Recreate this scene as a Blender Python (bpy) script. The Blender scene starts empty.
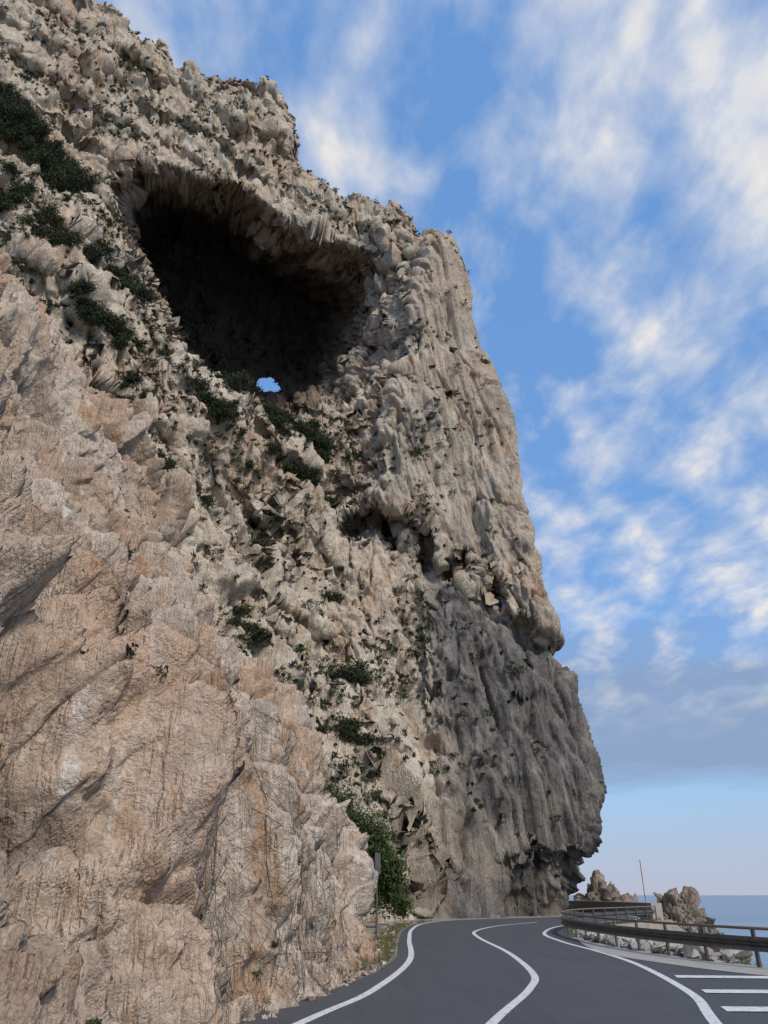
import bpy, math, random
import numpy as np
from mathutils import Vector, Matrix
random.seed(5); rng=np.random.default_rng(7)
scene=bpy.context.scene
R=math.radians

# ------------------------------------------------------------------ noise
_perm=np.random.default_rng(11).permutation(256).astype(np.int32); _perm=np.concatenate([_perm,_perm,_perm])
_g=np.random.default_rng(12).normal(size=(256,3)).astype(np.float32); _g/=np.linalg.norm(_g,axis=1)[:,None]
_r=np.random.default_rng(13).random((256,4)).astype(np.float32)
def _h(i,j,k,s):
    return _perm[_perm[_perm[(i+s*37)&255]+(j&255)]+(k&255)]
def _perlin(x,y,z,s):
    i=np.floor(x).astype(np.int32);j=np.floor(y).astype(np.int32);k=np.floor(z).astype(np.int32)
    fx=x-i;fy=y-j;fz=z-k
    u=fx*fx*fx*(fx*(fx*6-15)+10);v=fy*fy*fy*(fy*(fy*6-15)+10);w=fz*fz*fz*(fz*(fz*6-15)+10)
    out=0
    for a in (0,1):
        wa=u if a else 1-u
        for b in (0,1):
            wb=v if b else 1-v
            for c in (0,1):
                wc=w if c else 1-w
                g=_g[_h(i+a,j+b,k+c,s)]
                out=out+wa*wb*wc*(g[:,0]*(fx-a)+g[:,1]*(fy-b)+g[:,2]*(fz-c))
    return out*1.6
def chunked(fn,P,*a):
    n=len(P);res=[]
    for s in range(0,n,60000):
        res.append(fn(P[s:s+60000],*a))
    return np.concatenate(res)
def perlin(P,scale,s=0):
    sc=np.array(scale,dtype=np.float32) if np.ndim(scale) else np.array([scale]*3,dtype=np.float32)
    return chunked(lambda q:_perlin(q[:,0]/sc[0]+s*7.31,q[:,1]/sc[1]+s*3.7,q[:,2]/sc[2]+s*1.93,s),P)
def fbm(P,scale,octv=4,s=0,gain=.5):
    sc=np.array(scale,dtype=np.float32) if np.ndim(scale) else np.array([scale]*3,dtype=np.float32)
    o=0;a=1
    for i in range(octv):
        o=o+a*perlin(P,sc/(2.03**i),s+i);a*=gain
    return o
def ridged(P,scale,octv=4,s=0,gain=.5):
    sc=np.array(scale,dtype=np.float32) if np.ndim(scale) else np.array([scale]*3,dtype=np.float32)
    o=0;a=1
    for i in range(octv):
        o=o+a*(1-2.2*np.abs(perlin(P,sc/(2.03**i),s+i)));a*=gain
    return o
def crackn(P,scale,s,width):
    n=perlin(P,scale,s)+.25*perlin(P,np.array(scale)/2.7,s+1)
    return np.exp(-(n/width)**2)
def _facet(Q,s,slope,sharp):
    b=np.floor(Q-.5).astype(np.int32)
    W=np.zeros(len(Q),np.float32);val=np.zeros(len(Q),np.float32)
    for a in (0,1):
        for c in (0,1):
            for d in (0,1):
                i=b[:,0]+a;j=b[:,1]+c;k=b[:,2]+d
                h=_h(i,j,k,s);r=_r[h]
                dx=Q[:,0]-(i+.5+(r[:,0]-.5)*.8);dy=Q[:,1]-(j+.5+(r[:,1]-.5)*.8);dz=Q[:,2]-(k+.5+(r[:,2]-.5)*.8)
                dd=dx*dx+dy*dy+dz*dz
                g=_g[h]
                v=(r[:,3]-.5)+slope*(g[:,0]*dx+g[:,1]*dy+g[:,2]*dz)
                w=np.exp(-sharp*np.minimum(dd,1.2))+1e-30
                W+=w;val+=w*v
    return val/W
def facet(P,scale,s=0,slope=1.0,warp=.25,sharp=50.):
    sc=np.array(scale,dtype=np.float32) if np.ndim(scale) else np.array([scale]*3,dtype=np.float32)
    Q=(P/sc).astype(np.float32)
    if warp:
        w=np.stack([perlin(P,sc*.7,s+20),perlin(P,sc*.7,s+21),perlin(P,sc*.7,s+22)],1)
        Q=Q+warp*w
    return chunked(_facet,Q.astype(np.float32),s,slope,min(sharp,50.))
def sst(a,b,x):
    t=np.clip((x-a)/(b-a),0,1);return t*t*(3-2*t)
def polydist(x,z,pts,closed=False):
    best=np.full(x.shape,1e18);qx=np.zeros_like(x);qz=np.zeros_like(z)
    pts=list(pts)
    if closed: pts=pts+[pts[0]]
    for (x0,z0),(x1,z1) in zip(pts[:-1],pts[1:]):
        ex,ez=x1-x0,z1-z0
        t=np.clip(((x-x0)*ex+(z-z0)*ez)/(ex*ex+ez*ez),0,1)
        px=x0+t*ex;pz=z0+t*ez
        d=(x-px)**2+(z-pz)**2
        m=d<best
        best=np.where(m,d,best);qx=np.where(m,px,qx);qz=np.where(m,pz,qz)
    return np.sqrt(best),qx,qz
def inpoly(x,z,pts):
    ins=np.zeros(x.shape,bool);n=len(pts)
    for i in range(n):
        x0,z0=pts[i];x1,z1=pts[(i+1)%n]
        if z0==z1: continue
        c=((z0>z)!=(z1>z))&(x<(x1-x0)*(z-z0)/(z1-z0)+x0)
        ins^=c
    return ins

# ------------------------------------------------------------------ mesh helpers
def mesh_np(name,V,F,mat=None,smooth=True,attrs=None):
    V=np.asarray(V,np.float32).reshape(-1,3);F=np.asarray(F,np.int32)
    k=F.shape[1];me=bpy.data.meshes.new(name)
    me.vertices.add(len(V));me.vertices.foreach_set('co',V.ravel())
    me.loops.add(F.size);me.loops.foreach_set('vertex_index',F.ravel())
    me.polygons.add(len(F));me.polygons.foreach_set('loop_start',np.arange(0,F.size,k,dtype=np.int32))
    me.polygons.foreach_set('use_smooth',np.full(len(F),smooth,dtype=bool))
    me.update(calc_edges=True)
    if attrs:
        for an,arr in attrs.items():
            at=me.attributes.new(an,'FLOAT','POINT');at.data.foreach_set('value',np.asarray(arr,np.float32).ravel())
    ob=bpy.data.objects.new(name,me);scene.collection.objects.link(ob)
    if mat: me.materials.append(mat)
    return ob
def gridfaces(n,m):
    i,j=np.meshgrid(np.arange(n-1),np.arange(m-1),indexing='ij');a=(i*m+j).ravel()
    return np.stack([a,a+1,a+m+1,a+m],1)
def gridnormals(P):
    du=np.gradient(P,axis=1);dv=np.gradient(P,axis=0)
    N=np.cross(du,dv);L=np.linalg.norm(N,axis=2,keepdims=True)
    return N/np.maximum(L,1e-9)
def catmull(pts,n=12):
    pts=[np.array(p,float) for p in pts];pts=[2*pts[0]-pts[1]]+pts+[2*pts[-1]-pts[-2]]
    out=[]
    for i in range(1,len(pts)-2):
        p0,p1,p2,p3=pts[i-1:i+3]
        for k in range(n):
            t=k/n;out.append(.5*((2*p1)+(-p0+p2)*t+(2*p0-5*p1+4*p2-p3)*t*t+(-p0+3*p1-3*p2+p3)*t**3))
    out.append(pts[-2]);return np.array(out)
def resample(c,step):
    d=np.r_[0,np.cumsum(np.linalg.norm(np.diff(c,axis=0),axis=1))]
    n=max(2,int(d[-1]/step)+1);s=np.linspace(0,d[-1],n)
    return np.stack([np.interp(s,d,c[:,k]) for k in range(c.shape[1])],1)
def offset(c,o):   # o>0 = to the right of travel direction
    t=np.gradient(c,axis=0);t/=np.linalg.norm(t,axis=1)[:,None]
    return c+np.stack([t[:,1],-t[:,0]],1)*np.reshape(o,(-1,1))
def ribbon(name,L,Rr,z,mat,cols=2):
    n=len(L);P=np.zeros((n,cols,3))
    for j in range(cols):
        f=j/(cols-1);P[:,j,:2]=L*(1-f)+Rr*f
    P[:,:,2]=z
    return mesh_np(name,P,gridfaces(n,cols),mat,False)
def sweep(c3,prof,closed=False):
    n=len(c3);t=np.gradient(c3[:,:2],axis=0);t/=np.linalg.norm(t,axis=1)[:,None]
    nr=np.stack([t[:,1],-t[:,0]],1);pr=list(prof)+([prof[0]] if closed else [])
    P=np.zeros((n,len(pr),3))
    for j,(a,b) in enumerate(pr):
        P[:,j,:2]=c3[:,:2]+nr*a;P[:,j,2]=c3[:,2]+b
    return P.reshape(-1,3),gridfaces(n,len(pr))
def boxvf(c,sx,sy,sz,yaw=0):
    v=[];
    for z in(-1,1):
        for x,y in((-1,-1),(1,-1),(1,1),(-1,1)):
            X=x*sx/2;Y=y*sy/2
            v.append((c[0]+X*math.cos(yaw)-Y*math.sin(yaw),c[1]+X*math.sin(yaw)+Y*math.cos(yaw),c[2]+z*sz/2))
    f=[(0,3,2,1),(4,5,6,7),(0,1,5,4),(1,2,6,5),(2,3,7,6),(3,0,4,7)]
    return np.array(v),np.array(f)
def tube(pts,r,k=6):
    pts=np.array(pts,float);n=len(pts);t=np.gradient(pts,axis=0);t/=np.linalg.norm(t,axis=1)[:,None]
    up=np.array([0,0,1.]) ;P=np.zeros((n,k,3))
    for i in range(n):
        u=up if abs(t[i,2])<.9 else np.array([1.,0,0])
        a=np.cross(t[i],u);a/=np.linalg.norm(a);b=np.cross(a,t[i])
        for j in range(k):
            th=2*math.pi*j/k;P[i,j]=pts[i]+r*(math.cos(th)*a+math.sin(th)*b)
    f=[]
    for i in range(n-1):
        for j in range(k):
            f.append((i*k+j,i*k+(j+1)%k,(i+1)*k+(j+1)%k,(i+1)*k+j))
    return P.reshape(-1,3),np.array(f)
def merge(parts):
    V=[];F=[];o=0
    for v,f in parts:
        V.append(v);F.append(np.asarray(f)+o);o+=len(v)
    return np.concatenate(V),np.concatenate(F)

# ------------------------------------------------------------------ materials
class NT:
    def __init__(s,name):
        s.m=bpy.data.materials.new(name);s.m.use_nodes=True;s.t=s.m.node_tree;s.b=s.t.nodes['Principled BSDF']
    def n(s,t,**k):
        x=s.t.nodes.new(t)
        for a,b in k.items():setattr(x,a,b)
        return x
    def l(s,a,b):s.t.links.new(a,b)
    def coord(s,scale=(1,1,1),rot=(0,0,0)):
        tc=s.n('ShaderNodeTexCoord');mp=s.n('ShaderNodeMapping');mp.inputs['Scale'].default_value=scale;mp.inputs['Rotation'].default_value=rot
        s.l(tc.outputs['Object'],mp.inputs['Vector']);return mp.outputs[0]
    def noise(s,scale,detail=6,rough=.6,vec=None,dist=0):
        x=s.n('ShaderNodeTexNoise');x.inputs['Scale'].default_value=scale;x.inputs['Detail'].default_value=detail;x.inputs['Roughness'].default_value=rough;x.inputs['Distortion'].default_value=dist
        s.l(vec if vec else s.coord(),x.inputs['Vector']);return x.outputs[0]
    def ramp(s,f,stops):
        x=s.n('ShaderNodeValToRGB');e=x.color_ramp.elements
        while len(e)<len(stops):e.new(.5)
        for q,(p,c) in zip(e,stops):
            q.position=p;q.color=(*c,1) if len(c)==3 else c
        s.l(f,x.inputs[0]);return x.outputs[0]
    def mr(s,f,a,b,c=0,d=1):
        x=s.n('ShaderNodeMapRange');x.inputs[1].default_value=a;x.inputs[2].default_value=b;x.inputs[3].default_value=c;x.inputs[4].default_value=d
        s.l(f,x.inputs[0]);return x.outputs[0]
    def math(s,op,a,b=None):
        x=s.n('ShaderNodeMath',operation=op)
        for i,q in enumerate((a,b)):
            if q is None:continue
            if isinstance(q,(int,float)):x.inputs[i].default_value=q
            else:s.l(q,x.inputs[i])
        return x.outputs[0]
    def crease(s,f):return s.math('ABSOLUTE',s.math('SUBTRACT',f,.5))
    def mix(s,f,a,b,bt='MIX'):
        x=s.n('ShaderNodeMix',data_type='RGBA',blend_type=bt)
        for q,i in ((f,0),(a,6),(b,7)):
            if isinstance(q,(int,float)):x.inputs[i].default_value=q
            elif isinstance(q,tuple):x.inputs[i].default_value=(*q,1)
            else:s.l(q,x.inputs[i])
        return x.outputs[2]
    def attr(s,name):
        return s.n('ShaderNodeAttribute',attribute_name=name).outputs['Fac']
    def bump(s,h,dist,strength=1,prev=None):
        x=s.n('ShaderNodeBump');x.inputs['Strength'].default_value=strength;x.inputs['Distance'].default_value=dist
        s.l(h,x.inputs['Height'])
        if prev:s.l(prev,x.inputs['Normal'])
        return x.outputs[0]
    def fin(s,col,rough=.9,normal=None,metal=0,spec=.3):
        if isinstance(col,tuple):s.b.inputs['Base Color'].default_value=(*col,1)
        else:s.l(col,s.b.inputs['Base Color'])
        s.b.inputs['Roughness'].default_value=rough;s.b.inputs['Metallic'].default_value=metal
        s.b.inputs['Specular IOR Level'].default_value=spec
        if normal:s.l(normal,s.b.inputs['Normal'])
        return s.m

def rock_mat(name,k=1.0,near=False):
    m=NT(name);
    big=m.noise(.09*k,3,.6);med=m.noise(.5*k,6,.66);fine=m.noise(3.2*k,6,.72)
    st=m.noise(.75*k,5,.68,vec=m.coord((1,1,.10),(0,.17,0)))
    if near:
        col=m.ramp(med,[(.32,(.47,.385,.30)),(.45,(.63,.53,.435)),(.56,(.75,.655,.55)),(.7,(.65,.525,.41))])
    else:
        col=m.ramp(med,[(.32,(.47,.40,.305)),(.45,(.63,.55,.43)),(.57,(.75,.675,.55)),(.74,(.64,.54,.42))])
    pink=m.ramp(fine,[(.3,(.52,.335,.22)),(.7,(.68,.49,.36))])
    col=m.mix(m.mr(big,.45,.58,0,.85 if near else .4),col,pink)
    rust=m.mr(m.noise(.4*k,5,.7,vec=m.coord((1,1,.3)),dist=.5),.53,.64,0,.85 if near else .55)
    col=m.mix(rust,col,(.48,.28,.15))
    col=m.mix(m.mr(st,.54,.66,0,.5),col,(.26,.235,.21))
    gr=m.ramp(m.math('ADD',m.math('MULTIPLY',med,.4),m.math('MULTIPLY',st,.6)),[(.40,(.25,.238,.222)),(.55,(.105,.104,.104))])
    col=m.mix(m.attr('grey'),col,gr)
    col=m.mix(m.mr(fine,.36,.58,.38,0),col,(.21,.17,.135))
    cs=m.crease(st);cm=m.crease(med);cf=m.crease(fine)
    line_=m.math('MAXIMUM',m.mr(cs,0,.011,.6,0),m.mr(cm,0,.006,.4,0))
    col=m.mix(line_,col,(.15,.12,.095))
    if near:
        wh=m.mr(st,.31,.37,.6,0)
        col=m.mix(wh,col,(.74,.72,.68))
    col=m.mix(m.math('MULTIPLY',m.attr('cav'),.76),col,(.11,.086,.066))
    col=m.mix(m.attr('cave'),col,(.055,.042,.035))  # brown mineral stain plus the shade of deep recesses, painted into the base colour
    h=m.math('ADD',m.math('MULTIPLY',med,.18),m.math('ADD',m.math('MULTIPLY',fine,.10),m.math('MULTIPLY',st,.07)))
    h2=m.math('ADD',m.math('MULTIPLY',m.math('MINIMUM',cm,.12),.5),m.math('ADD',m.math('MULTIPLY',m.math('MINIMUM',cs,.1),1.0),m.math('MULTIPLY',m.math('MINIMUM',cf,.15),.18)))
    return m.fin(col,.93,m.bump(m.math('ADD',h,h2),1.5/k,.85),0,.2)
M_far=rock_mat('limestone_far',1.0);M_near=rock_mat('limestone_near',1.8,True)

# ------------------------------------------------------------------ headland cliff
zA=[-5,0,8.4,15.3,29,42,65,98.6,114,130,140,157,190];yA=[70,70.5,72,76,80,84,88,92,94,95.5,96.5,98.5,102]
gx=[-100,-80,-53,-37,-22,-18,-8,3,16];gy=[-31,-24,-14.5,-9.5,-6,-3.5,-1,-.5,0]
hx=[-60,-20,-5,-1,1.5,4,8.7,16];hy=[-24,-22,-18,-15,-11,-7,-3.5,0]
zs_=np.linspace(-5,190,800);ks=np.exp(-np.linspace(-3,3,41)**2);ks/=ks.sum()
yAs=np.convolve(np.pad(np.interp(zs_,zA,yA),20,'edge'),ks,'valid')
def F(x,z):
    return np.interp(z,zs_,yAs)+np.interp(x,gx,gy)-.5*np.maximum(-5-x,0)*np.clip(1-z/150,0,1)+np.interp(x,hx,hy)*np.exp(-np.maximum(z,0)/15)
bound=[(15.9,-5),(16.1,0),(16.9,2.6),(19.8,6.4),(21.3,11),(21.0,16),(20.3,22),(19.6,29),(18.1,42),(16.4,65),(14.0,82),(11.6,94),(10.8,97.5),(9.0,99.8),(7.6,103.5),(5.2,105),(4.3,109.5),(2.0,111.8),(-2.1,111.8),(-4.7,113.2),(-6.9,113.8),(-9.6,112.8),(-11.8,114.6),(-16.2,118.5),(-18.8,123),(-17.6,128.5),(-18.2,134),(-21.2,139),(-23.7,139.6),(-27.4,139.4),(-32.7,140),(-36.6,140.6),(-37.8,139),(-41.4,141),(-43,146.5),(-45.4,147.6),(-48,150),(-50.8,152.3),(-52.8,156),(-75,170),(-110,190)]
domain=bound+[(-300,190),(-300,-5)]
rim=[(-40,93),(-37.5,100),(-32,102.6),(-22.8,101.6),(-14.5,99),(-6,98),(2.0,94.5),(4.6,86),(3.0,73.5),(-1.5,64),(-6.5,58.2),(-12.5,55.2),(-18.5,54),(-23,57),(-27,64.5),(-31,73),(-35.5,82.5)]
xs=np.r_[np.arange(-78,-60,.3),np.arange(-60,22,.12),np.arange(22,48,.5)]
zs=np.r_[np.arange(-4,162,.13),np.arange(162,186,.6)]
Z,X=np.meshgrid(zs,xs,indexing='ij');n,m_=X.shape
flat3=lambda A,B:np.stack([A,0*A,B],2).reshape(-1,3).astype(np.float32)
wx=.55*facet(flat3(X,Z),(2.2,2.2,2.2),301,.6).reshape(X.shape)
wz=.9*facet(flat3(X,Z),(2.6,2.6,2.0),302,.6).reshape(X.shape)
up_=sst(85,105,Z)
XW=X+wx*up_;ZW=Z+wz*up_
inside=inpoly(XW,ZW,domain)
d,qx,qz=polydist(XW,ZW,bound)
PX=np.where(inside,X,qx-wx*up_);PZ=np.where(inside,Z,qz-wz*up_)
rr=3.6-1.4*up_;rd=np.where(inside,np.clip(rr-d,0,rr),rr)
rnd=rr-np.sqrt(np.maximum(rr*rr-rd*rd,0))
Y=F(PX,PZ)
nzg=fbm(flat3(PX,PZ),1.6,3,333).reshape(PX.shape)*1.3
nzb=fbm(flat3(PX,PZ),(9,9,14),3,338).reshape(PX.shape)
xp=np.interp(PZ,[30,42,66,86,96],[-4,-3,.5,4,5.5])+nzb*1.5
zl=np.interp(PX,[-3,5.5,13,20],[43,36.5,30,27])+1.2*np.interp(PX,np.arange(-10,30,1.5),rng.normal(size=27))
pil=sst(0,2.0,PX-xp)*sst(-.6,1.0,PZ-zl)*(1-sst(92,112,PZ))
Y-=3.8*pil*(.65+.35*np.sin((PX-xp)*.35))
Y-=2.4*sst(3,9,PX)*(1-sst(-6,-1.5,PZ-zl))*sst(6,14,PZ)
Y-=2.6*sst(0,6,-PX-6)*np.exp(-((PZ-51+.7*(PX+16))/5)**2)
Y-=3.0*np.exp(-((PX+27-.55*(40-PZ)*-1)/5)**2)*sst(80,40,PZ)
Y+=2.4*np.exp(-((PX+9-.12*(PZ-20))/4.0)**2)*sst(46,36,PZ)*sst(2,10,PZ)
q_=(PZ+.55*PX+4*nzb)/11.0;fr=q_-np.floor(q_);stepf=np.where(fr<.12,fr/.12,(1-fr)/.88)
Y-=1.9*stepf*sst(6,-2,PX-xp)*sst(4,12,PZ)*(.6+.5*np.clip(nzb+.5,0,1))
ucut=sst(8.0,11.5,PX)*np.clip(1-np.abs(PZ-.5+.6*nzg)/4.2,0,1)**.6
Y+=3.4*ucut
Y+=rnd+np.where(inside,0,np.minimum(d*1.4,30+.02*d))
cd,_,_=polydist(PX+.35*nzg,PZ+.35*nzg,rim,True)
cin=inpoly(PX+.35*nzg,PZ+.35*nzg,rim)&inside
w=np.interp(PX,[-38,-22,-12,-4,4],[1.1,1.3,1.9,3.8,7.5])
dep=np.where(cin,32*(1-np.exp(-(cd/w)**1.25)),0)
lip=np.where(~cin,np.exp(-(cd/2.0)**2),0)*0.6
P=np.stack([PX-.34*dep,Y+dep-lip,PZ+.73*dep],2)
def grotto(cx,cz,rx,rz,dp,tilt=0):
    a=(PX-cx)+tilt*(PZ-cz)+.5*nzg;q=(a/rx)**2+((PZ-cz+.5*nzg)/rz)**2
    g=dp*np.clip(1-q,0,1)**.6
    P[:,:,1]+=g;P[:,:,2]+=g*.5;return g/dp
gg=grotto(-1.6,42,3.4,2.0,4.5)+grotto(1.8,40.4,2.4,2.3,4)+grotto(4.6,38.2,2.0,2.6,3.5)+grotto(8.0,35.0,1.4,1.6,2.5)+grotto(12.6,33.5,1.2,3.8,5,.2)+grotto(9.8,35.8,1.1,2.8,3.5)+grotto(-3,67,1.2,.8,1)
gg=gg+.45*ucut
pit=np.zeros_like(PX)
for i in range(950):
    cx=rng.uniform(-45,15);cz=rng.uniform(2,80)
    r=rng.uniform(.25,.6)*(1 if rng.random()<.93 else 1.6)
    if cx>4 and rng.random()<.7: continue
    jj=np.where(np.abs(xs-cx)<2)[0];ii=np.where(np.abs(zs-cz)<2)[0]
    if len(jj)==0:continue
    sl=(slice(ii[0],ii[-1]+1),slice(jj[0],jj[-1]+1))
    q=((PX[sl]-cx+.5*nzg[sl])/r)**2+((PZ[sl]-cz-.5*nzg[sl])/(r*rng.uniform(.4,.8)))**2
    g=np.clip(1-q,0,1)**.6
    P[sl][:,:,1]+=g*r*1.3;pit[sl]+=g
N=gridnormals(P);Pf=P.reshape(-1,3).astype(np.float32);Nf=N.reshape(-1,3)
U=Pf.copy();U[:,0]+=.17*Pf[:,2]
smoothz=np.clip(pil.ravel()*.85+sst(3,9,PX.ravel())*(1-sst(-5,-1,(PZ-zl).ravel()))*.85,0,1)
crest=1+.25*(np.clip(1-d/7,0,1)*sst(98,112,PZ)).ravel()
rough=(1-smoothz)*crest
patch=.55+.6*np.clip(fbm(Pf,(12,12,16),2,401)+.5,0,1)
D1=1.7*fbm(Pf,(18,18,26),2,1)
D2=.80*ridged(U,(5,9,44),2,5)-.45
D3=1.6*facet(U,(4.6,4.6,12),3,.8)*(.4+.6*rough)
D4=.74*facet(U,(1.8,1.8,5.2),4,.95)*(.25+.75*rough)*patch
D5=.30*facet(U,(.8,.8,1.8),6,1.0)*(.25+.75*rough)*patch
D6=.17*ridged(U,(2.0,2.0,4.2),4,30,.58)*(.2+.8*rough)-.12
D7=.60*ridged(U,(2.6,3.5,40),2,44)*(.15+.85*smoothz)
D8=-.40*ridged(U,(1.0,2,20),3,51,.55)*(.25+.75*smoothz)+.2
ck=crackn(U,(4,6,28),61,.035)*.9+crackn(U,(2.2,3,10),64,.035)*.4*(.4+.6*rough)
dl=D2+D3+D4+D5+D6+D7+D8-ck
Pd=Pf+Nf*(D1+dl)[:,None]
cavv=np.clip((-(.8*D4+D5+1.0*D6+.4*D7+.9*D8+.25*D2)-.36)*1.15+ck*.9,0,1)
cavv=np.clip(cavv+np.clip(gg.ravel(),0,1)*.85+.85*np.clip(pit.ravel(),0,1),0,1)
grey=np.clip(sst(2,8,PX)*(1-sst(-3,0,(PZ-zl)))*.98+.22*pil,0,1).ravel()
grey=np.clip(grey+.35*fbm(Pf,7,3,60)*(grey>.02)+.12*np.clip(fbm(Pf,(9,9,16),3,66),0,1),0,1)
caveA=np.clip(sst(4,26,dep),0,1).ravel()*.9  # weight of the painted stain and interior shade, rising with depth
Fc=gridfaces(n,m_)
c=Pd[Fc].mean(1)
o0=np.array([-21.0,110,83.5]);dr=np.array([-.1557,.813,.605]);dr/=np.linalg.norm(dr)
rel=c-o0;al=rel@dr;pp=rel-al[:,None]*dr
side=pp[:,0];upv=pp[:,2]/max(1e-6,math.sqrt(1-dr[2]**2))
hole=((side/1.15)**2+(upv)**2<(1.9+.12*np.sin(side*3))**2)&(upv>-.75+.12*np.sin(side*4))&(c[:,1]>86)
Fk=Fc[~hole]
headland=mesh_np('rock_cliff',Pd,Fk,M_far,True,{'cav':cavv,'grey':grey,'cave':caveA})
main_pts=Pd;main_x=PX.ravel();main_z=PZ.ravel();main_in=(inside&~cin).ravel()
del c,rel,pp

# ------------------------------------------------------------------ near roadside cliff
ez=[-2,0,2.5,6.2,11.2,14.8,22.7,30,44,60];ex=[.2,-.2,-1.3,-3.4,-7.7,-10.9,-13.2,-20.3,-30.6,-42];ey=[23.5,24,26.3,29.5,32,34,36,38,40,42]
zz=np.linspace(-2,60,600);k2=np.exp(-np.linspace(-2.5,2.5,15)**2);k2/=k2.sum()
exs=np.convolve(np.pad(np.interp(zz,ez,ex),7,'edge'),k2,'valid');eys=np.convolve(np.pad(np.interp(zz,ez,ey),7,'edge'),k2,'valid')
zr=[-1.0]
while zr[-1]<54: zr.append(zr[-1]+.032+.0016*max(zr[-1],0))
zr=np.array(zr)
sc=np.r_[np.arange(-40,-34,.3),np.arange(-34,2.5,.035),np.arange(2.5,26,.2)]
hd=np.where(sc<0,R(9),R(9)-sst(0,3.5,sc)*R(78))
ds=np.gradient(sc);ox=np.cumsum(np.sin(hd)*ds);oy=np.cumsum(np.cos(hd)*ds)
i0=np.argmin(abs(sc));ox-=ox[i0];oy-=oy[i0]
EX=np.interp(zr,zz,exs)[:,None];EY=np.interp(zr,zz,eys)[:,None]
P=np.stack([EX+ox[None,:],EY+oy[None,:],np.repeat(zr[:,None],len(sc),1)],2)
n2,m2=P.shape[:2]
N=gridnormals(P);Pf=P.reshape(-1,3).astype(np.float32);Nf=N.reshape(-1,3)
yy=Pf[:,1];z_=Pf[:,2]
S=Pf.copy();S[:,1]=Pf[:,1]+.25*Pf[:,2]
D0=1.2*fbm(Pf,(8,8,12),2,71)
Db=1.2*sst(2.8,1.4,np.abs(yy-11.2+.12*(z_-8)))*sst(6.2,6.9,z_+.25*(yy-10))*sst(12.5,10,z_)
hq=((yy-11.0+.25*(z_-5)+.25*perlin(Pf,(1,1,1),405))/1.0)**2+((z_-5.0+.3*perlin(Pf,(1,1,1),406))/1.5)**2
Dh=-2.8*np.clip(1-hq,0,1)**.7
nq=fbm(Pf,(5,5,8),3,171)
def saw(q,r):
    fr=q-np.floor(q);return np.where(fr<r,fr/r,(1-fr)/(1-r))
Ds=1.45*(saw((yy+.10*z_+1.6*nq)/4.3,.12)-.5)*(.55+.6*np.clip(perlin(Pf,(6,6,6),175)+.5,0,1))
Ds+=.5*(saw((yy-.25*z_+1.1*nq)/1.7+.3,.15)-.5)*np.clip(perlin(Pf,(4,4,6),177)*1.6+.5,0,1)
Ds+=.6*(saw((z_+.5*yy+1.8*nq)/5.2,.8)-.5)
D2=.5*ridged(S,(2.8,2.5,16),3,75)-.28
D3=1.1*facet(S,(3.2,2.2,8.0),41,.8)
D4=.46*facet(S,(1.2,.8,2.8),42,1.0)
D5=.16*facet(S,(.5,.36,.95),43,1.1)
D6=.045*facet(Pf,(.2,.17,.28),45,1.1,.15)+.06*ridged(S,(.9,.8,2.2),3,80,.55)-.045
ckn=crackn(S,(3,1.7,9),86,.035)*.55+crackn(S,(1.2,.8,2.8),88,.035)*.17
toe=sst(-.5,2.5,z_)*.75+.25
Dn=(D0+D2+D3+Ds)*toe+D4*(.5+.5*toe)+D5+D6+Db+Dh-ckn
Pn=Pf+Nf*Dn[:,None]
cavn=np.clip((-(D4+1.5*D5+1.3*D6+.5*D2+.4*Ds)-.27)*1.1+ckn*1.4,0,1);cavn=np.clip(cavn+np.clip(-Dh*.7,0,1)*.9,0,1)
near=mesh_np('rock_face',Pn,gridfaces(n2,m2),M_near,True,{'cav':cavn,'grey':np.clip(.7*fbm(Pf,(5,5,9),3,90)-.16,0,.4),'cave':np.clip(-Dh*.6,0,.92)})  # hollow in the wall gets its shade painted into the colour too

# ------------------------------------------------------------------ road alignment (plan, metres)
Lc=resample(catmull([(-5.6,-6),(-4.2,0),(-2.7,6),(-1.06,12.9),(-.17,16.7),(.72,24),(1.0,34),(1.44,44),(2.5,53),(5,60),(8.7,63.9),(13,67.5),(16.6,72),(17.6,80),(16.8,95)]),.4)
Cc=resample(catmull([(-3.4,-6),(-1.8,0),(-.3,6),(1.6,12.8),(2.76,16.7),(3.4,20),(3.85,27),(3.95,35.5),(4.5,42),(6.6,49),(10,55.5)]),.4)
Rc=resample(catmull([(-.4,-6),(1.0,0),(2.8,6),(4.7,12.8),(5.6,16.2),(6.5,22.3),(6.75,27.2),(6.8,33),(7.5,40),(10.2,49),(14.5,56),(18.2,61.5),(20.4,69),(20.7,78),(19.8,95)]),.4)
Gc=resample(catmull([(21,7.5),(16,12),(12.3,15.8),(10,19.5),(8.9,22.3),(8.1,27),(7.85,33),(8.5,40.5),(11.2,48.6),(15.4,55.2),(19.6,61.2)]),.25)
m=NT('asphalt');a=m.noise(60,6,.7);b=m.noise(.35,4,.6);tr=m.noise(1.2,5,.6,vec=m.coord((2.5,.15,1)))
col=m.ramp(a,[(.3,(.058,.060,.066)),(.7,(.108,.111,.12))]);col=m.mix(m.mr(b,.35,.65,.0,.5),col,(.068,.070,.077));col=m.mix(m.mr(tr,.5,.75,0,.5),col,(.047,.049,.053))
M_asph=m.fin(col,.8,m.bump(m.noise(180,4,.7),.006,.8),0,.35)
m=NT('white_paint');wn=m.noise(9,8,.75);col=m.ramp(wn,[(.35,(.25,.25,.25)),(.47,(.66,.66,.65)),(.7,(.78,.78,.77))])
M_paint=m.fin(col,.6,m.bump(m.noise(150,3),.003,.5))
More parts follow.
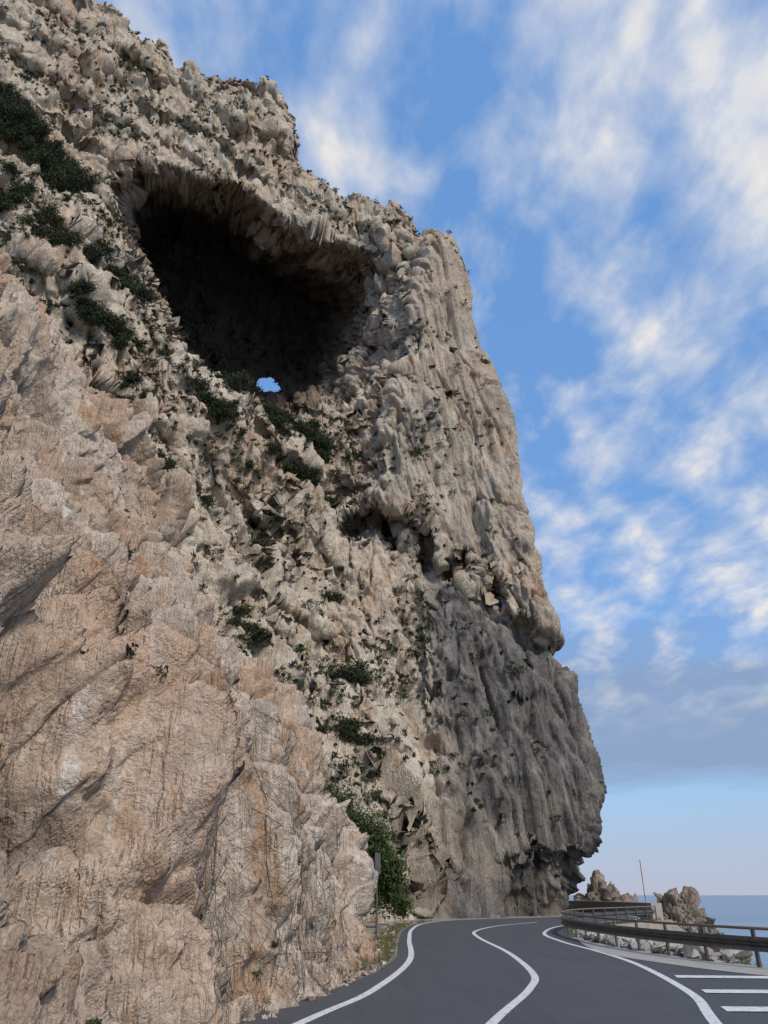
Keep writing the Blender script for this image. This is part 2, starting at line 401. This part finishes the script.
m=NT('concrete');col=m.ramp(m.noise(3,8,.7),[(.3,(.30,.29,.275)),(.7,(.44,.43,.41))]);M_conc=m.fin(col,.9,m.bump(m.noise(25,6),.02,.6))
m=NT('earth');col=m.ramp(m.noise(2.5,8,.7),[(.3,(.18,.155,.125)),(.5,(.32,.285,.235)),(.7,(.42,.39,.33))]);col=m.mix(m.mr(m.noise(.8,6,.7),.58,.68,0,.6),col,(.08,.09,.04))
M_earth=m.fin(col,.95,m.bump(m.noise(12,8,.75),.08,1))
m=NT('galvanised_steel');col=m.ramp(m.noise(5,6,.7),[(.3,(.10,.095,.09)),(.7,(.19,.18,.17))]);M_steel=m.fin(col,.5,None,.6,.4)
m=NT('rusty_pipe');col=m.ramp(m.noise(7,6,.7),[(.3,(.16,.10,.07)),(.7,(.26,.2,.15))]);M_rust=m.fin(col,.7)
def leafmat(name,c1,c2,sc=2.3):
    m=NT(name);col=m.ramp(m.noise(sc,5,.7),[(.35,c1),(.65,c2)]);col=m.mix(m.mr(m.noise(14,2),.4,.7,0,.6),col,tuple(q*.5 for q in c1));return m.fin(col,.75,None,0,.25)
M_leaf=leafmat('foliage',(.026,.036,.018),(.068,.084,.040),.6)
M_leafb=leafmat('bright_foliage',(.045,.075,.022),(.10,.14,.045))
M_dry=leafmat('dry_twigs',(.10,.075,.05),(.2,.15,.10))
M_grass=leafmat('grass',(.09,.10,.035),(.2,.19,.09))

ns=260
def par(c):
    d=np.r_[0,np.cumsum(np.linalg.norm(np.diff(c,axis=0),axis=1))];s=np.linspace(0,d[-1],ns);return np.stack([np.interp(s,d,c[:,0]),np.interp(s,d,c[:,1])],1)
pL=par(Lc)
Lo=offset(pL,-np.interp(pL[:,1],[0,14,20,26,60,64],[1.1,.95,.55,.4,.4,.5]))
Ro=offset(par(Rc),.35)
ribbon('road',Lo,Ro,.012,M_asph,5)
yv=np.linspace(-4,61,160)
rx_=np.interp(yv,Rc[:,1],Rc[:,0]);gx_=np.interp(yv,Gc[:,1],Gc[:,0]);gx_=np.where(yv<7.5,21,gx_)
ribbon('layby_pavement',np.stack([rx_+.2,yv],1),np.stack([np.maximum(gx_+.25,rx_+.4),yv],1),.008,M_asph,2)
seg=Gc[(Gc[:,1]<36)]
B=offset(seg,-np.clip((35-seg[:,1])/9,.1,1)*1.5);A=offset(seg,.3)
ribbon('concrete_gutter',B,A,.018,M_conc,2)
def line(name,c,w,z=.017):
    return ribbon(name,offset(c,-w/2),offset(c,w/2),z,M_paint,2)
line('road_edge_marking',Lc,.17);line('road_edge_marking',Rc,.17);line('road_centre_marking',Cc,.16)
parts=[]
for yq in (10.2,12.0,13.9,16.3,19.1):
    x0=np.interp(yq,Rc[:,1],Rc[:,0])+.22;x1=min(13,x0+(3.6 if yq<18 else 2.1))
    v=np.array([(x0,yq-.30,.021),(x1,yq-.52,.021),(x1,yq+.04,.021),(x0+.12,yq+.26,.021)]);parts.append((v,np.array([[0,1,2,3]])))
v,f=merge(parts);mesh_np('hatched_road_marking',v,f,M_paint,False)

# ------------------------------------------------------------------ ground + sea
gxs=np.r_[np.arange(-110,-8,4),np.arange(-8,40,.4),np.arange(40,61,3)];gys=np.r_[np.arange(-60,0,4),np.arange(0,100,.5),np.arange(100,260,6)]
GX,GY=np.meshgrid(gxs,gys,indexing='xy')
xbk=np.interp(GY,[-60,0,7.5,12,15.8,19.5,22.3,27,33,40.5,48.6,55.2,61.2,70,90,120,260],[30,25,21.8,16.9,13.2,10.9,9.7,8.9,8.65,9.3,12,16.2,20.6,23,22.4,19,10])
q=np.stack([GX.ravel(),GY.ravel(),0*GX.ravel()],1).astype(np.float32)
nz=fbm(q,3,3,101).reshape(GX.shape);nzf=facet(q,(1.6,1.6,1.6),102,1).reshape(GX.shape)
drop=np.clip(GX-xbk-.3,0,None)
GZ=-.03-np.minimum(drop*1.5,18)+np.clip(drop,0,1)*(nz*1.0+nzf*.8)
mesh_np('ground',np.stack([GX,GY,GZ],2),gridfaces(*GX.shape),M_earth,False)
m=NT('sea_water');b1=m.noise(.12,6,.6,vec=m.coord((1,2.2,1)));b2=m.noise(1.1,5,.6,vec=m.coord((1,1.8,1)))
col=m.ramp(m.noise(.006,4,.6,vec=m.coord((1,4,1))),[(.35,(.14,.20,.25)),(.65,(.20,.27,.32))])
M_sea=m.fin(col,.28,m.bump(b2,.12,.6,m.bump(b1,.8,.5)),0,.5)
sz=40000;mesh_np('sea',np.array([(-sz,-sz,-13),(sz,-sz,-13),(sz,sz,-13),(-sz,sz,-13)]),np.array([[0,1,2,3]]),M_sea,False)

# ------------------------------------------------------------------ guard rail
path=np.c_[Gc,np.zeros(len(Gc))]
prof=[(-.03,.36),(-.075,.40),(-.075,.45),(0,.50),(0,.54),(-.075,.59),(-.075,.64),(-.03,.68),(-.02,.68),(-.065,.635),(-.065,.595),(.01,.545),(.01,.495),(-.065,.445),(-.065,.405),(-.02,.36)]
beam=sweep(path,prof,True)
hp=resample(path,1.0);hp[:,2]=.86;hand=tube(hp,.035,8)
posts=[]
pp_=resample(Gc,2.0);tt=np.gradient(pp_,axis=0)
for p,t in zip(pp_,tt):
    yaw=math.atan2(t[1],t[0]);nrm=np.array([t[1],-t[0]])/np.linalg.norm(t)
    posts.append(boxvf((p[0]+nrm[0]*.06,p[1]+nrm[1]*.06,.42),.10,.06,.90,yaw))
g=bpy.data.objects.new('guard_rail',None);scene.collection.objects.link(g)
for nm,(v,f) in (('beam',beam),('handrail',hand),('posts',merge(posts))):
    o=mesh_np(nm,v,f,M_steel if nm!='handrail' else M_rust,False);o.parent=g

m=NT('masonry');br=m.n('ShaderNodeTexBrick');br.inputs['Scale'].default_value=1;br.inputs['Brick Width'].default_value=.45;br.inputs['Row Height'].default_value=.2;br.inputs['Mortar Size'].default_value=.015
br.inputs['Color1'].default_value=(.40,.35,.29,1);br.inputs['Color2'].default_value=(.30,.26,.22,1);br.inputs['Mortar'].default_value=(.42,.40,.37,1)
tc=m.n('ShaderNodeTexCoord');sp=m.n('ShaderNodeSeparateXYZ');cb=m.n('ShaderNodeCombineXYZ');m.l(tc.outputs['Object'],sp.inputs[0])
ad=m.math('ADD',sp.outputs[0],sp.outputs[1]);m.l(ad,cb.inputs[0]);m.l(sp.outputs[2],cb.inputs[1]);m.l(cb.outputs[0],br.inputs['Vector'])
col=m.mix(.5,br.outputs['Color'],m.ramp(m.noise(3,8,.7),[(.3,(.3,.26,.22)),(.7,(.6,.55,.48))]),'MULTIPLY');col=m.mix(.5,col,(.46,.42,.36))
M_mas=m.fin(col,.95,m.bump(m.noise(10,6),.03,.7))
Wc=resample(catmull([(19.9,62.2),(21.6,68),(22.0,74),(21.6,84),(20.6,98)]),.5);wp=np.c_[Wc,np.zeros(len(Wc))]
w=bpy.data.objects.new('stone_parapet_wall',None);scene.collection.objects.link(w)
v,f=sweep(wp,[(-.22,-.6),(.22,-.6),(.22,.92),(-.22,.92)],True)
e0=boxvf((19.9,62.0,.2),.9,.5,1.75,.3)
o=mesh_np('masonry',v,f,M_mas,False);o.parent=w
v,f=sweep(wp,[(-.28,.922),(.28,.922),(.28,1.03),(-.28,1.03)],True);o=mesh_np('coping',v,f,M_conc,False);o.parent=w
o=mesh_np('end_pier',*e0,M_mas,False);o.parent=w

# ------------------------------------------------------------------ rocks
def rockblob(name,c,r,seed,mat,nu=110,nv=80,peak=1.0):
    th=np.linspace(0,2*np.pi,nu);ph=np.linspace(0,np.pi,nv);T,Ph=np.meshgrid(th,ph)
    Dn_=np.stack([np.sin(Ph)*np.cos(T),np.sin(Ph)*np.sin(T),np.cos(Ph)],2).reshape(-1,3)
    q=(Dn_*np.array(r)+np.array(c)).astype(np.float32);rm=min(r)
    k=.35*rm*fbm(q,rm*1.3,3,seed)+.5*rm*facet(q,(rm*.6,rm*.6,rm*.9),seed+1,.9)+.22*rm*facet(q,rm*.25,seed+2,1)
    q=q+Dn_*k[:,None]
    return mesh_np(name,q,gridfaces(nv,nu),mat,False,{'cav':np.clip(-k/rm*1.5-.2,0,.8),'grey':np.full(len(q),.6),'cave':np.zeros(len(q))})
rockblob('rock_outcrop',(22.6,64.5,-.7),(1.4,1.6,2.6),210,M_near)
rockblob('rock_outcrop',(24.2,65.5,-2.1),(1.5,1.8,2.5),220,M_near)
rockblob('rock_outcrop',(21.8,63.8,-.9),(.9,1.1,1.9),230,M_near)
rockblob('rock_outcrop',(24.0,94,.1),(2.1,2.4,2.8),240,M_near)
rockblob('rock_outcrop',(26.3,93,-1.8),(2.6,2.5,2.6),250,M_near)
import bmesh
def stones(name,pts,sizes,mat):
    bm=bmesh.new()
    for p,s in zip(pts,sizes):
        vs=[bm.verts.new(Vector(p)+Vector((rng.normal()*s*.5,rng.normal()*s*.5,rng.normal()*s*.38))) for _ in range(11)]
        bmesh.ops.convex_hull(bm,input=vs)
    me=bpy.data.meshes.new(name);bm.to_mesh(me);bm.free();me.materials.append(mat)
    for an in('cav','grey','cave'):me.attributes.new(an,'FLOAT','POINT')
    o=bpy.data.objects.new(name,me);scene.collection.objects.link(o);return o
seg2=Gc[(Gc[:,1]>22.5)&(Gc[:,1]<36)]
pts=[];szs=[]
for i in range(210):
    p=seg2[rng.integers(len(seg2))];t=rng.uniform(.15,.75);pts.append((p[0]+t,p[1]+rng.normal()*.1,rng.uniform(.0,.22)*(1)));szs.append(rng.uniform(.14,.3))
stones('rubble_stones',pts,szs,M_conc)
pts=[];szs=[]
for i in range(420):
    yq=rng.uniform(11,56);xL=np.interp(yq,Lc[:,1],Lc[:,0]);pts.append((xL-rng.uniform(.6,1.7),yq,.0+rng.uniform(0,.04)));szs.append(abs(rng.normal())*.06+.03)
stones('fallen_stones',pts,szs,M_near)

v,f=tube([(22.1,71,-.2),(22.1,71,2),(22.1,71,4.3)],.04,8)
m=NT('pole_paint');col=m.ramp(m.noise(1,1),[(.4,(.35,.1,.08)),(.6,(.5,.2,.16))]);M_pole=m.fin(col,.6)
mesh_np('marker_pole',v,f,M_pole)
s=bpy.data.objects.new('traffic_sign',None);scene.collection.objects.link(s)
v,f=tube([(-.30,34,-.1),(-.30,34,1.7),(-.30,34,3.15)],.04,8);o=mesh_np('post',v,f,M_steel);o.parent=s
v,f=merge([boxvf((-.26,33.94,2.75),.30,.02,.8,.7),boxvf((-.26,33.97,2.9),.26,.03,.05,.7)]);o=mesh_np('plate',v,f,M_steel,False);o.parent=s

# ------------------------------------------------------------------ vegetation
def leaves(c,r,n,ls,clumps=9,up=.3):
    c=np.array(c);r=np.array(r)
    cc=rng.normal(size=(clumps,3));cc/=np.linalg.norm(cc,axis=1)[:,None];cc*=rng.random((clumps,1))**.5*.75
    k=rng.integers(clumps,size=n);pt=cc[k]+rng.normal(size=(n,3))*.24
    pt=c+pt*r
    a=rng.normal(size=(n,3));a/=np.linalg.norm(a,axis=1)[:,None];b=np.cross(a,rng.normal(size=(n,3)));b/=np.linalg.norm(b,axis=1)[:,None]
    s=ls*rng.uniform(.5,1.3,(n,1))
    V=np.stack([pt-a*s,pt+b*s*.45,pt+a*s,pt-b*s*.45],1).reshape(-1,3)
    return V,np.arange(4*n).reshape(-1,4)
def shrub(name,parts,mat,ls):
    v,f=merge([leaves(*p,ls) if len(p)==3 else leaves(p[0],p[1],p[2],ls,p[3]) for p in parts])
    c=np.array(parts[0][0]);st=[]
    for i in range(5):
        e=c+rng.normal(size=3)*np.array(parts[0][1])*.5
        st.append(tube([c-np.array([0,0,parts[0][1][2]*.8]),(c+e)/2,e],.03+.01*parts[0][1][0],4))
    sv,sf=merge(st);v2,f2=merge([(v,f),(sv,sf)])
    return mesh_np(name,v2,f2,mat,False)
bpy.context.view_layer.update()
def hitmain(x,z):
    ok,l,nn,i=headland.ray_cast(Vector((x,0,z)),Vector((0,1,0)));return np.array(l) if ok else np.array((x,float(F(x,z)),z))
def hitnear(y,z):
    ok,l,nn,i=near.ray_cast(Vector((30,y,z)),Vector((-1,0,0)));return np.array(l) if ok else None
# vegetated ledges: centre x,z, half length, half thickness, slope of the long axis, count
PATCH=[(-49,95.0,10.5,3.2,-1.2,95),(-42.5,75,6.5,1.9,-1.0,30),(-34,72.5,5,1.7,-1.05,28),(-32,60,4.4,1.6,-.8,22),(-25.5,65,1.9,1.2,-.8,6),(-13.5,55.4,7,1.6,-.25,38),(-7.5,53,2.8,1.2,-.4,9),(-18,50,4.4,1.2,-1.0,15),(-12,48.2,2.8,1,-.3,8),(-8.4,46.6,2.0,1,-.2,6),(-3.3,20.4,1.5,1.0,-.1,7),(-27,51,2.6,.8,-1,6),(-13,24,2.6,.9,-.8,6),(1,103,1.6,.5,-.5,3),(-60,108,5,2.4,-1.2,20),(-20,40,2,.7,-.8,4),(-14,36,1.6,.6,-.5,3),(-6,31,1.5,.6,-.5,3),(-2,14,1.4,.6,-.6,4),(-47,83,2.5,.8,-1,5)]
for (cx,cz,hl,ht,sl_,cnt) in PATCH:
    parts=[];dx=1/math.hypot(1,sl_);dz=sl_*dx
    for i in range(cnt):
        t=rng.uniform(-1,1)*hl;u=rng.normal()*ht*.5
        x=cx+t*dx-u*dz;z=cz+t*dz+u*dx
        p=hitmain(x,z);a=rng.uniform(.6,1.3)*(.65+.28*ht)
        p[1]-=a*.45;parts.append((p,(a*1.3,a*.8,a*.85),int(520*a*a)+60,9))
    shrub('shrub',parts,M_leaf,.14)
for (y,z,a,mt) in ((35.0,22.6,.8,M_leaf),(14.5,4.4,.24,M_leaf),(17.7,2.55,.5,M_dry),(21.9,2.9,.5,M_dry),(11.5,9.3,.25,M_leaf),(26,8.5,.35,M_dry),(24.5,12.5,.4,M_leaf)):
    p=hitnear(y,z)
    if p is None: continue
    p[0]+=a*.3
    shrub('shrub',[(p,(a,a,a*.85),1300,10)],mt,.05 if z<10 else .1)
shrub('bush',[((-1.3,45.5,4.0),(1.8,1.5,2.1),9000,20),((.05,47,2.4),(1.35,1.2,2.0),5500,14),((-2.6,44,5.6),(1.3,1.1,1.5),4200,10),((.9,51,1.1),(.8,1,1.0),1800,6)],M_leafb,.11)
msk=main_in&(main_z>3)&(main_z<140)&(main_x<16)
idx=np.where(msk)[0]
dens=fbm(main_pts[idx[::7]],9,3,150);cand=idx[::7][(dens+rng.normal(size=len(dens))*.25)>.08]
cand=rng.choice(cand,6500,replace=False);parts=[]
for i in cand:
    z=main_z[i];x=main_x[i]
    if x>5 and z<95 and rng.random()<.8: continue
    if z>85 and rng.random()<.45: continue
    s=abs(rng.normal())*.34+.2;p=main_pts[i].copy();p[1]-=s*.7;p[2]+=s*.15
    parts.append(leaves(p,(s*1.1,s*.8,s*.65),int(34+75*s),.12,5))
v,f=merge(parts);mesh_np('cliff_scrub',v,f,M_leaf,False)
pn=np.where((Pn[:,2]>.5)&(Pn[:,1]>8)&(Pn[:,1]<42))[0];parts=[]
dn=fbm(Pn[pn[::11]],4,3,160);cn=pn[::11][dn+rng.normal(size=len(dn))*.2>.35];cn=rng.choice(cn,260,replace=False)
for i in cn:
    s=(abs(rng.normal())*.08+.05)*(1+Pn[i,2]/15);parts.append(leaves(Pn[i],(s,s,s),60,.035*(1+Pn[i,2]/25),4))
v,f=merge(parts);mesh_np('cliff_scrub',v,f,M_leaf,False)
parts=[]
def blades(c,n,r,h):
    b=np.array(c)+np.c_[rng.normal(size=(n,2))*r,np.zeros(n)];lean=rng.normal(size=(n,3))*h*.35;lean[:,2]=h*rng.uniform(.5,1.1,n)
    wv=rng.normal(size=(n,3));wv[:,2]=0;wv/=np.linalg.norm(wv,axis=1)[:,None];wv*=.008+.01*h
    V=np.stack([b-wv,b+wv,b+lean+wv*.2,b+lean-wv*.2],1).reshape(-1,3);return V,np.arange(4*n).reshape(-1,4)
for i in range(260):
    yq=rng.uniform(10,58) if i%3 else rng.uniform(24,48);xL=np.interp(yq,Lc[:,1],Lc[:,0]);parts.append(blades((xL-(1.05 if yq<20 else .6)-abs(rng.normal())*.35,yq,0),20,.09,rng.uniform(.05,.26)))
for i in range(120):
    p=Gc[rng.integers(len(Gc))];parts.append(blades((p[0]+.35,p[1]+.2,0),16,.08,rng.uniform(.08,.25)))
v,f=merge(parts);mesh_np('grass',v,f,M_grass,False)

# ------------------------------------------------------------------ rockfall netting
m=NT('net_wire');M_wire=m.fin((.12,.11,.10),.6,None,.4)
lines=[]
def netpt(y,z):
    h=hitnear(y,z)
    return None if h is None else h+np.array([.06,0,.0])
ys=np.arange(10.5,24,.26);zsn=np.arange(.1,8.2,.26)
G=np.array([[netpt(y+(.13 if i%2 else 0),z) if netpt(y,z) is not None else (np.nan,)*3 for y in ys] for i,z in enumerate(zsn)],float)
for _ in range(6):
    X0=G[:,:,0].copy()
    G[1:-1,1:-1,0]=np.maximum(X0[1:-1,1:-1],(X0[:-2,1:-1]+X0[2:,1:-1]+X0[1:-1,:-2]+X0[1:-1,2:])/4)
for i in range(len(zsn)-1):
    for j in range(len(ys)-1):
        a=G[i,j]
        for b in ((G[i+1,j],G[i+1,j+1]) if i%2 else (G[i+1,j],G[i+1,j-1] if j else a*np.nan)):
            if np.isnan(a).any() or np.isnan(b).any(): continue
            if np.linalg.norm(a-b)>.8: continue
            lines.append((a,b))
cu=bpy.data.curves.new('rockfall_netting','CURVE');cu.dimensions='3D';cu.bevel_depth=.0042;cu.bevel_resolution=0
for a,b in lines:
    sp=cu.splines.new('POLY');sp.points.add(1);sp.points[0].co=(*a,1);sp.points[1].co=(*b,1)
def cable(pts,r=1.7):
    q=[]
    for (y,z) in resample(np.array(pts,float),.35):
        h=hitnear(y,z)
        if h is not None:q.append(h+np.array([.07,0,0]))
    if len(q)<3:return
    q=np.array(q)
    for k in range(4): q[1:-1,0]=np.maximum(q[1:-1,0],(q[:-2,0]+q[2:,0])/2)
    sp=cu.splines.new('POLY');sp.points.add(len(q)-1)
    for p,c in zip(sp.points,q):p.co=(*c,1);p.radius=r
for pts in ([(10.5,.5),(14,.75),(19,.5),(23.5,.55)],[(13,7.0),(16,7.9),(20,7.6),(25,8.1)],[(14,.3),(14.1,4),(14.5,8)],[(17.5,.3),(17.8,4),(18.3,8)],[(21,.3),(21.1,4),(21.7,8.2)]):cable(pts)
cu.materials.append(M_wire)
o=bpy.data.objects.new('rockfall_netting',cu);scene.collection.objects.link(o)

# ------------------------------------------------------------------ world
W=bpy.data.worlds.new('World');scene.world=W;W.use_nodes=True;t=W.node_tree
for x in list(t.nodes):t.nodes.remove(x)
class WN(NT):
    def __init__(s):s.t=t
w=WN()
SUN_EL,SUN_AZ=42,150   # azimuth clockwise from +Y
sky=w.n('ShaderNodeTexSky',sky_type='NISHITA',sun_disc=False);sky.sun_elevation=R(SUN_EL);sky.sun_rotation=R(SUN_AZ);sky.air_density=1.0;sky.dust_density=.6;sky.ozone_density=1.5
tc=w.n('ShaderNodeTexCoord');sp=w.n('ShaderNodeSeparateXYZ');w.l(tc.outputs['Generated'],sp.inputs[0])
zc=w.math('ADD',w.math('MAXIMUM',sp.outputs[2],0),.16)
cb=w.n('ShaderNodeCombineXYZ');w.l(w.math('DIVIDE',sp.outputs[0],zc),cb.inputs[0]);w.l(w.math('DIVIDE',sp.outputs[1],zc),cb.inputs[1])
mp=w.n('ShaderNodeMapping');mp.inputs['Rotation'].default_value=(0,0,R(-25));mp.inputs['Scale'].default_value=(1.7,1.15,1);mp.inputs['Location'].default_value=(5.3,2.2,0);w.l(cb.outputs[0],mp.inputs[0])
n1=w.noise(4.6,7,.54,vec=mp.outputs[0],dist=.15);n0=w.noise(.9,3,.5,vec=mp.outputs[0])
side_=w.mr(sp.outputs[0],-.25,.35,-.07,.02)
mask=w.mr(w.math('ADD',side_,w.math('ADD',w.math('MULTIPLY',n1,.55),w.math('MULTIPLY',n0,.45))),.44,.63,0,.88)
mask=w.math('MULTIPLY',mask,w.mr(sp.outputs[2],.16,.28,0,1))
mp2=w.n('ShaderNodeMapping');mp2.inputs['Scale'].default_value=(1.6,1.6,12);mp2.inputs['Location'].default_value=(.3,.2,0);w.l(tc.outputs['Generated'],mp2.inputs[0])
nb=w.noise(1.5,6,.58,vec=mp2.outputs[0])
zj=w.math('ADD',sp.outputs[2],w.math('MULTIPLY',w.math('SUBTRACT',nb,.5),.22))
band=w.math('MULTIPLY',w.mr(zj,.10,.15),w.mr(zj,.30,.24))
bank=w.math('MULTIPLY',band,w.mr(nb,.25,.5,.35,.88))
lit=w.ramp(n1,[(.38,(3.1,3.7,4.8)),(.58,(4.9,5.0,5.3)),(.72,(6.2,5.8,5.3))])
c0=w.mix(.55,sky.outputs[0],(1.15,2.85,6.2))
c1=w.mix(w.mr(sp.outputs[2],.05,.26,.75,0),c0,(2.4,3.7,5.2))
c1=w.mix(w.mr(sp.outputs[2],.0,.11,.9,0),c1,(3.3,3.4,4.1))
c2=w.mix(bank,c1,(1.75,2.4,3.6))
c3=w.mix(mask,c2,lit)
bg=w.n('ShaderNodeBackground');bg.inputs[1].default_value=.15;w.l(c3,bg.inputs[0]);ow=w.n('ShaderNodeOutputWorld');w.l(bg.outputs[0],ow.inputs[0])
sl=bpy.data.lights.new('sun','SUN');sl.energy=2.8;sl.angle=R(14);sl.color=(1,.89,.75)
so=bpy.data.objects.new('sun',sl);scene.collection.objects.link(so)
az=R(SUN_AZ);el=R(SUN_EL);dv=Vector((math.sin(az)*math.cos(el),math.cos(az)*math.cos(el),math.sin(el)))
so.rotation_euler=(-dv).to_track_quat('-Z','Y').to_euler()
# ------------------------------------------------------------------ camera
cam=bpy.data.cameras.new('camera');cam.sensor_fit='VERTICAL';cam.sensor_height=36;cam.lens=745/1024*36;cam.clip_end=80000;cam.clip_start=.1
co=bpy.data.objects.new('camera',cam);co.location=(0,0,1.6);co.rotation_euler=(R(90+27.2),0,0);scene.collection.objects.link(co);scene.camera=co
scene.view_settings.view_transform='Standard';scene.view_settings.look='None';scene.view_settings.exposure=0
